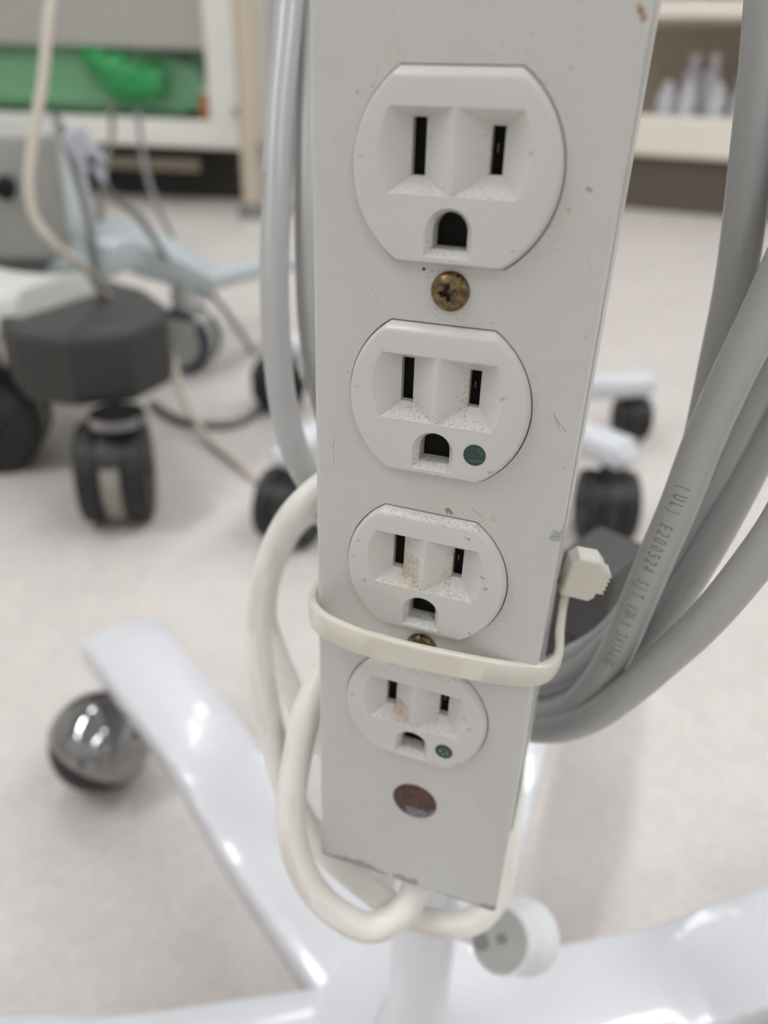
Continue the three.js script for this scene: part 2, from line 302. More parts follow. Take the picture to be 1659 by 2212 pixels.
{
  // cover: a front sheet with cut-outs and two folded flanges
  const sh = toShape([[XL + 1.1, YB], [XR - 1.1, YB], [XR - 1.1, YT], [XL + 1.1, YT]]);
  for (const [x, y, a] of OUT) { const c = Math.cos(a * Math.PI / 180), s = Math.sin(a * Math.PI / 180); sh.holes.push(new THREE.Path(flatCircle(RF + 0.22, 14.72, -14.66, 40).map(([p, q]) => new THREE.Vector2(x + p * c - q * s, y + p * s + q * c)))); }
  const front = new THREE.ExtrudeGeometry(sh, { depth: 1.1, bevelEnabled: false }).translate(0, 0, -1.1);
  const fold = (sgn, x) => {   // L section with an outer radius, run along the height
    const p = []; for (let i = 0; i <= 8; i++) { const a = Math.PI / 2 * i / 8; p.push([sgn * (Math.sin(a) * 1.1), Math.cos(a) * 1.1 - 1.1]); }
    p.push([sgn * 1.1, -4.5], [sgn * 0.1, -4.5], [sgn * 0.1, -1.1], [0, -1.1]);
    const pts = sgn > 0 ? p.slice().reverse() : p;
    const g = new THREE.ExtrudeGeometry(toShape(pts), { depth: YT - YB, bevelEnabled: false, curveSegments: 4 });
    return toCreasedNormals(g.applyMatrix4(new THREE.Matrix4().makeBasis(V(1, 0, 0), V(0, 0, 1), V(0, -1, 0))).translate(x, YT, 0), 0.6);
  };
  const uvf = (x, y) => [(x - XL) / (XR - XL), (y - PY0) / PYH];
  mesh('cover_plate', [front, fold(1, XR - 1.1), fold(-1, XL + 1.1)].map((g) => S(planarUV(g.index ? g.toNonIndexed() : g, uvf))), M.plate, strip);
  // back channel
  const cw = XR - XL, cx = (XL + XR) / 2, y1 = YT, y0 = -142;
  mesh('back_channel', [slab(1, y1 - y0, 12.4, XL + 0.5, (y0 + y1) / 2, -20), slab(1, y1 - y0, 12.4, XR - 0.5, (y0 + y1) / 2, -20), slab(0.8, y1 - y0, 12, XL + 0.95, (y0 + y1) / 2, -9), slab(0.8, y1 - y0, 12, XR - 0.95, (y0 + y1) / 2, -9), slab(cw - 0.5, y1 - YB - 2, 1.2, cx, (YB + 2 + y1) / 2, -26)].map(S), M.channel, strip);
  mesh('bottom_cap', [slab(cw - 3, 1, 25, cx, YB + 9, -13)].map(S), M.channel, strip);
  OUT.forEach(([x, y, a, k], i) => {
    const pm = std('outlet plastic with dust', 0xffffff, 0.32, { map: faceCanvas(k) });
    const r = mesh('receptacle', S(makeReceptacleGeometry()), pm, strip);
    r.position.set(x * MM, y * MM, 0); r.rotation.z = a * Math.PI / 180;
    r.userData.label = ['clean white outlet at the top of the strip', 'white outlet with a solid green dot', 'white outlet with brown stains on its ridge, above the tie', 'white outlet with a scuffed green dot, below the tie'][i];
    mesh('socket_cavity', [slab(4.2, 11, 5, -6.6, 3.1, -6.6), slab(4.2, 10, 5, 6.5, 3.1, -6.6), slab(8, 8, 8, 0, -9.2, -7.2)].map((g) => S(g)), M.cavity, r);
    mesh('contact', [box(0.35, 1.5, 0.8, -5.45, 3.6, -3.6, 0.15), box(0.35, 1.4, 0.8, 6.1, 3.4, -3.6, 0.15)].map(S), M.contact, r);
    if (k === 1 || k === 3) {
      const dotMap = canvasTexture(128, 128, (g) => {
        g.fillStyle = 'rgb(40,66,57)'; g.fillRect(0, 0, 128, 128);
        g.strokeStyle = 'rgb(96,160,136)'; g.lineWidth = 2.4;
        if (k === 1) { g.beginPath(); g.moveTo(30, 100); g.lineTo(112, 97); g.stroke(); g.lineWidth = 2; for (const [a, b, c, d] of [[76, 14, 88, 44], [84, 40, 92, 30], [98, 52, 106, 34], [96, 62, 104, 50]]) { g.beginPath(); g.moveTo(a, b); g.lineTo(c, d); g.stroke(); } }
        else { for (let i = 0; i < 16; i++) { g.strokeStyle = rnd() < 0.5 ? 'rgb(170,196,186)' : 'rgb(110,160,140)'; g.lineWidth = rr(3, 8); g.beginPath(); const x = rr(34, 92), y = rr(30, 96); g.moveTo(x, y); g.lineTo(x + rr(-16, 16), y + rr(-12, 12)); g.stroke(); } }
      });
      const d = mesh('green_dot', S(planarUV(cyl(2.15, 2.15, 0.06, 0, 0, 0, 40).rotateX(Math.PI / 2).translate(8.15, -8.6, 1.82), (u, v) => [(u - 8.15) / 4.3 + 0.5, (v + 8.6) / 4.3 + 0.5])), std('green print', 0xffffff, 0.4, { map: dotMap }), r);
      d.userData.label = k === 1 ? 'solid dark green dot' : 'scuffed green dot';
    }
  });
  // screws: antique brass pan heads with a cross recess
  const brassMap = noiseTexture(128, [5, 13, 40], [116, 99, 70], [36, 50, 50]);
  const brass = std('antique brass', 0xffffff, 0.38, { map: brassMap, metalness: 0.85 });
  const head = planarUV(lathe([[0, 2.0], [0.9, 1.97], [1.8, 1.82], [2.6, 1.5], [3.15, 1.0], [3.4, 0.5], [3.42, 0.1], [3.3, 0]], 48).rotateX(Math.PI / 2), (x, y) => [x / 8 + 0.5, y / 8 + 0.5]);
  const ev = new Evaluator(); ev.attributes = ['position', 'normal', 'uv'];
  let b = new Brush(mergeGeometries([head.index ? head.toNonIndexed() : head, new THREE.CircleGeometry(3.3, 48).rotateY(Math.PI).toNonIndexed()]));
  for (const a of [0, Math.PI / 2]) { const c = new Brush(new THREE.CylinderGeometry(2.1, 0.7, 2.0, 4).rotateY(Math.PI / 4).scale(1.2, 1, 0.4).rotateX(Math.PI / 2).rotateZ(a + 0.12).translate(0, 0, 1.35)); c.updateMatrixWorld(); b.updateMatrixWorld(); b = ev.evaluate(b, c, SUBTRACTION); }
  const sg = b.geometry.clone();
  for (const [x, y, a] of [[0.0, -19.0, 0.1], [-0.6, -97.6, 0.5]]) { const m = mesh('screw', S(sg), brass, strip); m.position.set(x * MM, y * MM, 0); m.rotation.z = a; m.userData.label = 'tarnished brass cross-head screw'; }
  const rustMap = canvasTexture(256, 256, (g) => {
    g.fillStyle = 'rgb(82,56,48)'; g.fillRect(0, 0, 256, 256);
    for (let i = 0; i < 700; i++) { g.globalAlpha = rr(0.15, 0.5); g.fillStyle = ['rgb(66,42,36)', 'rgb(104,74,64)', 'rgb(80,58,52)', 'rgb(128,104,96)'][Math.floor(rnd() * 4)]; g.beginPath(); g.arc(rr(0, 256), rr(0, 256), rr(2, 9), 0, 6.3); g.fill(); }
    for (let i = 0; i < 260; i++) { g.globalAlpha = rr(0.3, 0.7); g.fillStyle = ['rgb(126,130,132)', 'rgb(146,150,150)', 'rgb(110,112,116)'][Math.floor(rnd() * 3)]; g.beginPath(); g.arc(rr(90, 240), 256 - Math.abs(rr(0, 1) * 104) , rr(3, 11), 0, 6.3); g.fill(); }
    g.globalAlpha = 1;
  });
  const plug = mesh('hole_plug', S(planarUV(lathe([[0, 1.3], [2.5, 1.22], [4.4, 0.95], [5.5, 0.5], [5.85, 0.05], [5.85, 0]], 48).rotateX(Math.PI / 2), (x, y) => [x / 12 + 0.5, y / 12 + 0.5])), std('rusty steel plug', 0xffffff, 0.45, { map: rustMap, metalness: 0.35 }), strip);
  plug.position.set(0.55 * MM, -148.4 * MM, 0); plug.userData.label = 'rusty brown round plug';
}

// ---------------------------------------------------------------- cable tie round the strip
{
  const t = thing('cable_tie', 'off-white nylon cable tie strapped round the outlet strip below the third outlet', 'cable tie', [0.0048, 0.3426, 0.004]);
  const pts = [[-0.0322, 0.3304, -0.0382], [-0.0327, 0.3377, -0.0194], [-0.0304, 0.3411, -0.0077], [-0.0247, 0.3468, 0.004], [-0.0195, 0.3496, 0.0097], [-0.0135, 0.3485, 0.0102], [-0.0057, 0.3463, 0.0083], [0.0051, 0.3441, 0.0055], [0.0147, 0.3421, 0.0023], [0.0225, 0.3415, 0.0001], [0.0264, 0.3415, -0.0018], [0.0283, 0.3407, -0.0062], [0.0286, 0.3398, -0.013], [0.0278, 0.3418, -0.02], [0.0275, 0.3476, -0.0233], [0.0285, 0.3542, -0.0228]];
  const path = smooth(pts, 90);
  const side = path.map((p, i) => { const k = i / 90; const s = V(0, 1, 0); if (k > 0.74) s.lerp(V(0, 0.45, 0.9), Math.min(1, (k - 0.74) / 0.12)); else if (k < 0.15) s.set(0.05, 1, 0.1); return s.normalize(); });
  const widths = path.map(() => 0.0063);
  part('band', bar(path, side, 0.0063, 0.002, 0.42), M.tie, t);
  const h = V(0.0304, 0.3558, -0.022);
  const hq = new THREE.Euler(0.1, 0.3, -0.2);
  const place = (g) => g.applyMatrix4(new THREE.Matrix4().makeRotationFromEuler(hq)).translate(h.x, h.y, h.z);
  const headShape = toShape([[-3.2, -4.6], [2.6, -5], [3.3, -4.2], [3.3, 3.6], [1.6, 5.2], [-2.6, 5.2], [-3.6, 3.8]]);
  part('head', place(new THREE.ExtrudeGeometry(headShape, { depth: 4, bevelEnabled: true, bevelSize: 0.7, bevelThickness: 0.7, bevelSegments: 3 }).translate(0, 0, -2).scale(MM, MM, MM)), M.tie, t);
  const teeth = [[2.5, -3.6]]; for (let i = 0; i < 5; i++) teeth.push([5.9, -3.4 + i * 1.25], [5.3, -2.4 + i * 1.25]); teeth.push([2.5, 3]);
  part('tail', place(new THREE.ExtrudeGeometry(toShape(teeth), { depth: 3, bevelEnabled: true, bevelSize: 0.2, bevelThickness: 0.2, bevelSegments: 2 }).translate(0, 0, -1.5).scale(MM, MM, MM)), M.tie, t);
}

// ---------------------------------------------------------------- cords round the strip
{
  const cream = [[-0.0003, 0.2539, -0.0115], [0.0014, 0.2477, -0.006], [-0.0013, 0.2418, -0.0003], [-0.0085, 0.2391, 0.0049], [-0.0203, 0.2458, 0.0072], [-0.0279, 0.2549, 0.0066], [-0.0329, 0.2664, 0.0039], [-0.035, 0.2762, -0.0001], [-0.0353, 0.2872, -0.0053], [-0.0349, 0.3002, -0.0133], [-0.0334, 0.3059, -0.0244], [-0.0316, 0.2959, -0.0542], [-0.0162, 0.2858, -0.0738], [0.0035, 0.2778, -0.0706], [0.0155, 0.2689, -0.0571], [0.0212, 0.2549, -0.0458], [0.0238, 0.2401, -0.033], [0.0233, 0.2293, -0.0227], [0.0186, 0.2256, -0.0166], [0.0087, 0.2252, -0.0119], [-0.0027, 0.2291, -0.0092], [-0.0163, 0.2386, -0.008], [-0.0287, 0.2481, -0.0084], [-0.039, 0.2586, -0.0112], [-0.0461, 0.2709, -0.0151], [-0.051, 0.2826, -0.0192], [-0.0555, 0.2954, -0.0242], [-0.0583, 0.3069, -0.0289], [-0.0588, 0.319, -0.0336], [-0.0571, 0.3292, -0.0366], [-0.0525, 0.3403, -0.0362], [-0.0451, 0.3516, -0.0333], [-0.0411, 0.3556, -0.0394], [-0.0416, 0.3482, -0.0578], [-0.0536, 0.3302, -0.0759], [-0.0676, 0.318, -0.076], [-0.0725, 0.3051, -0.0667], [-0.0719, 0.2896, -0.0577], [-0.0649, 0.2771, -0.0525], [-0.055, 0.2633, -0.0476], [-0.0439, 0.251, -0.0438], [-0.0294, 0.2368, -0.0474], [-0.0171, 0.2335, -0.0422]];
  const c = thing('power_cable', 'thick cream power cable looped out of the bottom of the outlet strip', 'cable', [-0.0085, 0.2391, 0.0049]);
  const creamMap = canvasTexture(256, 64, (g) => { g.fillStyle = 'rgb(238,234,227)'; g.fillRect(0, 0, 256, 64); for (let i = 0; i < 60; i++) { g.globalAlpha = rr(0.03, 0.12); g.fillStyle = rnd() < 0.5 ? 'rgb(176,164,132)' : 'rgb(214,214,196)'; g.beginPath(); g.ellipse(rr(0, 256), rr(0, 64), rr(4, 26), rr(2, 8), 0, 0, 6.3); g.fill(); } g.globalAlpha = 1; });
  const cm = std('cream cord jacket, worn', 0xffffff, 0.38, { map: creamMap, sheen: 0.35, sheenColor: new THREE.Color(0xffffff), sheenRoughness: 0.4 });
  part('jacket', cord(cream, 0.00415, { seg: 420, period: 0.12 }), cm, c);

  const top = (y) => [[0.0377, 0.4976, -0.092, 180], [0.0075, 0.5253, -0.1253, 180], [-0.0481, 0.5425, -0.1596, 180], [-0.0868, 0.5236, -0.1562, 180]];
  const grey = [
    [-0.0868, 0.5236, -0.1562, 180], [-0.0891, 0.4919, -0.1341, 60], [-0.0864, 0.4731, -0.1214, 55], [-0.0836, 0.4581, -0.1109, 55], [-0.0802, 0.4385, -0.0979, 55], [-0.0758, 0.4193, -0.0855, 60], [-0.0716, 0.4002, -0.0742, 150], [-0.0669, 0.3807, -0.0653, 180], [-0.0625, 0.3654, -0.0601, 180], [-0.0573, 0.3533, -0.057, 180], [-0.0524, 0.3437, -0.0577, 180], [-0.0509, 0.3115, -0.0777, 180], [-0.0265, 0.2724, -0.0817, 180], [0.0017, 0.2624, -0.0705, 180], [0.0183, 0.2739, -0.0538, 180], [0.0299, 0.2865, -0.0434, 180], [0.0392, 0.3011, -0.0357, 180], [0.0465, 0.3172, -0.0308, 180], [0.0534, 0.3334, -0.0282, 180], [0.0587, 0.3471, -0.026, 180], [0.0636, 0.3625, -0.0248, 180], [0.0678, 0.3779, -0.0256, 180], [0.0705, 0.3977, -0.0311, 180], [0.0683, 0.422, -0.0424, 180], [0.0593, 0.4532, -0.0605, 180],
    [0.0377, 0.4976, -0.092, 180], [0.0075, 0.5253, -0.1253, 180], [-0.0492, 0.5438, -0.1637, 180], [-0.0839, 0.5276, -0.1644, 180],
    [-0.0837, 0.4865, -0.1375, 180], [-0.0761, 0.4489, -0.1127, 180], [-0.0699, 0.4221, -0.0963, 180], [-0.0662, 0.405, -0.0873, 180], [-0.0621, 0.3876, -0.0795, 180], [-0.0573, 0.3707, -0.0746, 180], [-0.0529, 0.3498, -0.0781, 180], [-0.0412, 0.3079, -0.0945, 180], [-0.0159, 0.2695, -0.0956, 180], [0.0088, 0.2697, -0.0723, 180], [0.0236, 0.2812, -0.0526, 100], [0.0334, 0.2949, -0.0435, -14], [0.0392, 0.3106, -0.0389, -31], [0.0424, 0.3267, -0.0351, -31], [0.0441, 0.3422, -0.0328, -31], [0.046, 0.359, -0.0314, -31], [0.048, 0.3732, -0.032, -31], [0.0498, 0.389, -0.0336, -10], [0.0521, 0.4034, -0.0345, 90], [0.0551, 0.4181, -0.037, 180], [0.0579, 0.4355, -0.0422, 180], [0.0557, 0.4607, -0.0565, 180],
    [0.0408, 0.4954, -0.0821, 180], [0.0108, 0.5258, -0.117, 180], [-0.0443, 0.5459, -0.1593, 180], [-0.0761, 0.5292, -0.1727, 180],
    [-0.072, 0.4755, -0.1481, 180], [-0.0585, 0.3946, -0.1163, 180], [-0.0459, 0.3272, -0.1166, 180], [-0.0203, 0.276, -0.1101, 180], [0.008, 0.2742, -0.082, 180], [0.0235, 0.2859, -0.0675, 180], [0.0325, 0.2978, -0.0642, 180], [0.0406, 0.3118, -0.0595, 180], [0.0459, 0.329, -0.0546, 180], [0.0492, 0.3457, -0.0536, 180], [0.0513, 0.3629, -0.0536, 180], [0.0513, 0.3822, -0.0542, 180], [0.0507, 0.3992, -0.0545, 180], [0.0498, 0.4177, -0.0544, 180], [0.0472, 0.4403, -0.0561, 180], [0.0442, 0.4638, -0.0619, 180], [0.042, 0.4763, -0.0675, 180],
    [0.0321, 0.501, -0.0899, 180], [0.0042, 0.531, -0.1276, 180], [-0.0457, 0.551, -0.1691, 180], [-0.0743, 0.5323, -0.1812, 180],
    [-0.0685, 0.4771, -0.1659, 180], [-0.0512, 0.3758, -0.1317, 180], [-0.0318, 0.2945, -0.1258, 180], [0.0005, 0.2674, -0.096, 180], [0.0208, 0.277, -0.0722, 180], [0.0334, 0.2963, -0.0588, 180], [0.0425, 0.3187, -0.0497, 180], [0.049, 0.3422, -0.0453, 180], [0.0531, 0.3643, -0.0441, 180], [0.0558, 0.3812, -0.0442, 180], [0.0583, 0.3966, -0.0458, 180], [0.061, 0.4115, -0.0483, 180], [0.0631, 0.4325, -0.0567, 180], [0.0595, 0.4615, -0.0728, 180],
    [0.0402, 0.5, -0.0967, 180], [0.0073, 0.5347, -0.1405, 180], [-0.0403, 0.5544, -0.1814, 180], [-0.0683, 0.5359, -0.1975, 180],
    [-0.0615, 0.4785, -0.1811, 180], [-0.0434, 0.3726, -0.1481, 180], [-0.0234, 0.2882, -0.1406, 180], [0.0054, 0.2627, -0.1009, 180], [0.025, 0.2724, -0.0696, 180], [0.036, 0.2901, -0.0571, 180], [0.0442, 0.31, -0.0475, 180], [0.0495, 0.3276, -0.0428, 180], [0.0539, 0.3432, -0.0415, 180], [0.0579, 0.3611, -0.0414, 180], [0.0616, 0.3795, -0.0439, 180], [0.0653, 0.3989, -0.0483, 180]];
  const gtex = canvasTexture(2048, 160, (g, w, h) => {
    g.fillStyle = 'rgb(176,176,174)'; g.fillRect(0, 0, w, h);
    g.save(); g.translate(w, 0); g.scale(-1, 1); g.fillStyle = 'rgb(134,133,131)'; g.font = 'bold 25px sans-serif'; g.textBaseline = 'middle'; g.textAlign = 'left';
    const print = '(UL) E200524 SJT VW-1 3X18AWG'; let x = 30;
    for (const ch of print) { g.fillText(ch, x, h / 2); x += 21.5; }
    g.restore();
  });
  const gm = std('grey cord jacket', 0xffffff, 0.3, { map: gtex, sheen: 0.5, sheenColor: new THREE.Color(0xf0f0f6), sheenRoughness: 0.35 });
  const gc = thing('power_cable', 'coil of thick grey power cable hanging behind and beside the outlet strip', 'cable', [0.0534, 0.3334, -0.0282]);
  const gGeo = cord(grey, 0.0043, { seg: 1500, rad: 16, period: 0.18, u0: 0.028 });
  part('jacket', gGeo, gm, gc);
  M.greyCordTexture = gtex;
}

// ---------------------------------------------------------------- black adapter behind the strip
{
  const a = V(0.0373, 0.2912, -0.1308), t = thing('power_adapter', 'black box-shaped power adapter hanging behind the grey cord coil', 'adapter', [a.x, a.y - 0.03, a.z], undefined, -0.75 + 0.32);
  mesh('case', box(0.026, 0.07, 0.034, -0.009, -0.008, -0.018, 0.003, 3), M.adapter, t);
  mesh('rib', [0, 1, 2].map((i) => box(0.02, 0.002, 0.0008, -0.009, -0.022 + i * 0.006, -0.0009, 0.0004)), M.blackPlastic, t);
  mesh('strain_relief', lathe([[0.0055, 0], [0.0055, -0.004], [0.0042, -0.006], [0.0042, -0.014], [0.003, -0.016]], 20).translate(-0.009, -0.043, -0.018), M.blackPlastic, t);
}

// ---------------------------------------------------------------- white rolling stand that carries the strip
{
  const HX = -0.002, HZ = -0.043;
  const t = thing('rolling_stand', 'white six-legged rolling stand with a pole and chrome ball casters', 'stand', [HX, 0, HZ]);
  const L = 0.327, prof = [[0.0, 0.084], [0.06, 0.084], [0.115, 0.084], [0.133, 0.0855], [0.156, 0.0925], [0.178, 0.099], [0.2, 0.101], [0.24, 0.101], [0.3, 0.0995], [L, 0.096]];
  const crv = smooth(prof.map(([r, y]) => V(r, y, 0)), 60), w = crv.map((p) => 0.05 + 0.006 * Math.max(0, (p.x - 0.2) / 0.134));
  const legGeo = bar(crv, crv.map(() => V(0, 0, -1)), 0.05, 0.022, 0.22, w);
  mesh('hub', lathe([[0, 0.0952], [0.044, 0.0952], [0.0475, 0.0945], [0.049, 0.092], [0.049, 0.076], [0, 0.074]], 48), M.legWhite, t);
  mesh('pole', [cyl(0.0125, 0.0125, 0.62, 0, 0.39, 0, 40), lathe([[0.0125, 0.106], [0.0145, 0.099], [0.0175, 0.0955], [0.0175, 0.09], [0, 0.09]], 40)], M.tubeWhite, t);
  mesh('mount_bracket', [box(0.03, 0.06, 0.005, 0, 0.36, 0.014, 0.001)], M.knobGrey, t);
  mesh('mount_bracket', box(0.03, 0.06, 0.005, 0, 0.47, 0.014, 0.001), M.knobGrey, t);
  const ball = V(-0.2758, 0.036, -0.1745).sub(V(HX, 0, HZ)), R = 0.036;
  const HOOD_UP = V(0.35, 0.73, -0.5).normalize().applyAxisAngle(V(0, 1, 0), -148 * Math.PI / 180);
  for (let k = 0; k < 6; k++) {
    const a = [31, 88, 148, 208, 268, 328][k] * Math.PI / 180;
    const leg = mesh('leg', legGeo, M.legWhite, t); leg.rotation.y = a;
    // where the caster has swung to, in the leg's own frame (taken from the one that shows)
    const c = ball.clone().applyAxisAngle(V(0, 1, 0), -148 * Math.PI / 180);
    const stem = V(0.318, 0.088, -0.002);
    const hood = new THREE.SphereGeometry(R, 64, 40, 0, Math.PI * 2, 0, Math.PI * 0.57).applyQuaternion(new THREE.Quaternion().setFromUnitVectors(V(0, 1, 0), HOOD_UP)).translate(c.x, c.y, c.z);
    const hm = mesh('ball_caster', [hood, rod(V(stem.x, 0.055, stem.z), stem, 0.0075)], M.chrome, leg);
    mesh('caster_wheel', new THREE.SphereGeometry(R - 0.0018, 40, 24).translate(c.x, c.y, c.z), M.rubber, hm);
    mesh('stem_collar', rod(V(stem.x, 0.078, stem.z), V(stem.x, 0.09, stem.z), 0.012), M.tubeWhite, hm);
  }
  // clamp with a bolted grey end face beside the pole
  const f = V(0.0264, 0.1979, -0.0304), ax = V(0.3, -0.62, -0.56).normalize();
  part('clamp', [rod(f.clone().addScaledVector(ax, 0.0012), f.clone().addScaledVector(ax, 0.024), 0.0108, 36), new THREE.SphereGeometry(0.013, 32, 20).translate(...f.clone().addScaledVector(ax, 0.024).toArray()), rod(f.clone().addScaledVector(ax, 0.016), V(HX, f.y - 0.012, HZ), 0.008, 24)], M.tubeWhite, t);
  const cf = part('clamp_face', rod(f, f.clone().addScaledVector(ax, 0.003), 0.0098, 36), M.knobGrey, t);
  const up = V(0, 1, 0).addScaledVector(ax, -ax.y).normalize(), rt = ax.clone().cross(up);
  for (const [x, y] of [[-0.0045, -0.0045], [0.0008, 0.0012]]) { const c = f.clone().addScaledVector(rt, x).addScaledVector(up, y); part('screw', rod(c.clone().addScaledVector(ax, -0.0008), c.clone().addScaledVector(ax, 0.001), x < 0 ? 0.0026 : 0.0016, 16), M.edge, cf, t); }
}

// ---------------------------------------------------------------- casters on forks, local: wheel rolls along x, contact at y = 0
function twinCaster(parent, [x, y, z], turn, R, W, { cover = M.blackPlastic, wheel = M.rubber, tread = M.tread, stem = 0.02, hub = null } = {}) {
  const c = mesh('caster', [
    new THREE.SphereGeometry(R * 0.98, 28, 12, 0, Math.PI * 2, 0, Math.PI * 0.45).scale(0.92, 0.62, W / (R * 2) * 1.02).translate(0, R * 1.38, 0),
    box(R * 1.5, R * 0.6, W * 1.02, 0, R * 1.5, 0, R * 0.2, 3), box(R * 0.5, R * 0.9, W * 0.2, 0, R * 1.15, 0, R * 0.05),
    cyl(R * 0.32, R * 0.36, R * 0.5 + stem, 0, R * 1.95 + stem / 2, 0)], cover, parent);
  c.position.set(x, y, z); c.rotation.y = turn;
  for (const s of [-1, 1]) {
    const prof = [[R * 0.2, -W * 0.17], [R * 0.8, -W * 0.18], [R * 0.97, -W * 0.14], [R, -W * 0.05], [R, W * 0.1], [R * 0.96, W * 0.17], [R * 0.75, W * 0.185], [R * 0.5, W * 0.15], [R * 0.2, W * 0.17]];
    const w = mesh('wheel', lathe(prof, 36).rotateX(Math.PI / 2 * s).translate(0, R, s * W * 0.31), wheel, c);
  }
  mesh('axle_hub', new THREE.CylinderGeometry(R * 0.97, R * 0.97, W * 0.26, 30).rotateX(Math.PI / 2).translate(0, R, 0), tread, c);
  if (hub) for (const s of [-1, 1]) mesh('hub_disc', new THREE.CylinderGeometry(R * 0.72, R * 0.78, W * 0.06, 30).rotateX(s * Math.PI / 2).translate(0, R, s * W * 0.5), hub, c);
  return c;
}

// ---------------------------------------------------------------- wheeled base standing behind the strip
{
  const spots = [[0.0486, 0, -0.9882], [0.0358, 0, -0.6727], [-0.2945, 0, -0.5332], [-0.4836, -0, -0.8823]], hub = V(-0.2, 0, -0.77);
  const t = thing('wheeled_base', 'pale grey star base with black casters standing behind the outlet strip', 'stand', [hub.x, 0, hub.z]);
  const paleLeg = std('pale grey enamel', 0xd0d2d6, 0.4);
  mesh('hub', lathe([[0, 0.115], [0.03, 0.115], [0.05, 0.105], [0.055, 0.08], [0, 0.08]], 36), M.paleBlue, t);
  mesh('pole', cyl(0.016, 0.016, 0.75, 0, 0.48, 0), M.chrome, t);
  spots.push([hub.x + 0.02, 0, hub.z - 0.3]);
  spots.forEach(([x, , z], i) => {
    const d = V(x - hub.x, 0, z - hub.z), n = d.clone().normalize(), R = i === 0 ? 0.031 : 0.041;
    const e = d.clone().addScaledVector(n, 0.012), h = 2.35 * R, pts = smooth([V(0, 0.1, 0), d.clone().multiplyScalar(0.5).setY(0.1), d.clone().multiplyScalar(0.85).setY(h + 0.014), e.setY(h + 0.012)], 30);
    const leg = mesh('leg', [bar(pts, pts.map(() => n.clone().cross(V(0, 1, 0))), 0.046, 0.032, 0.42), new THREE.SphereGeometry(0.024, 24, 16).scale(1, 0.62, 1).translate(d.x, h + 0.01, d.z)], paleLeg, t);
    twinCaster(leg, [d.x, 0, d.z], Math.atan2(-n.z, n.x) + [1.2, -0.9, 0.4, 0.9, 0][i], R, R * 1.5, { stem: 0.012, tread: M.blackPlastic });
  });
}

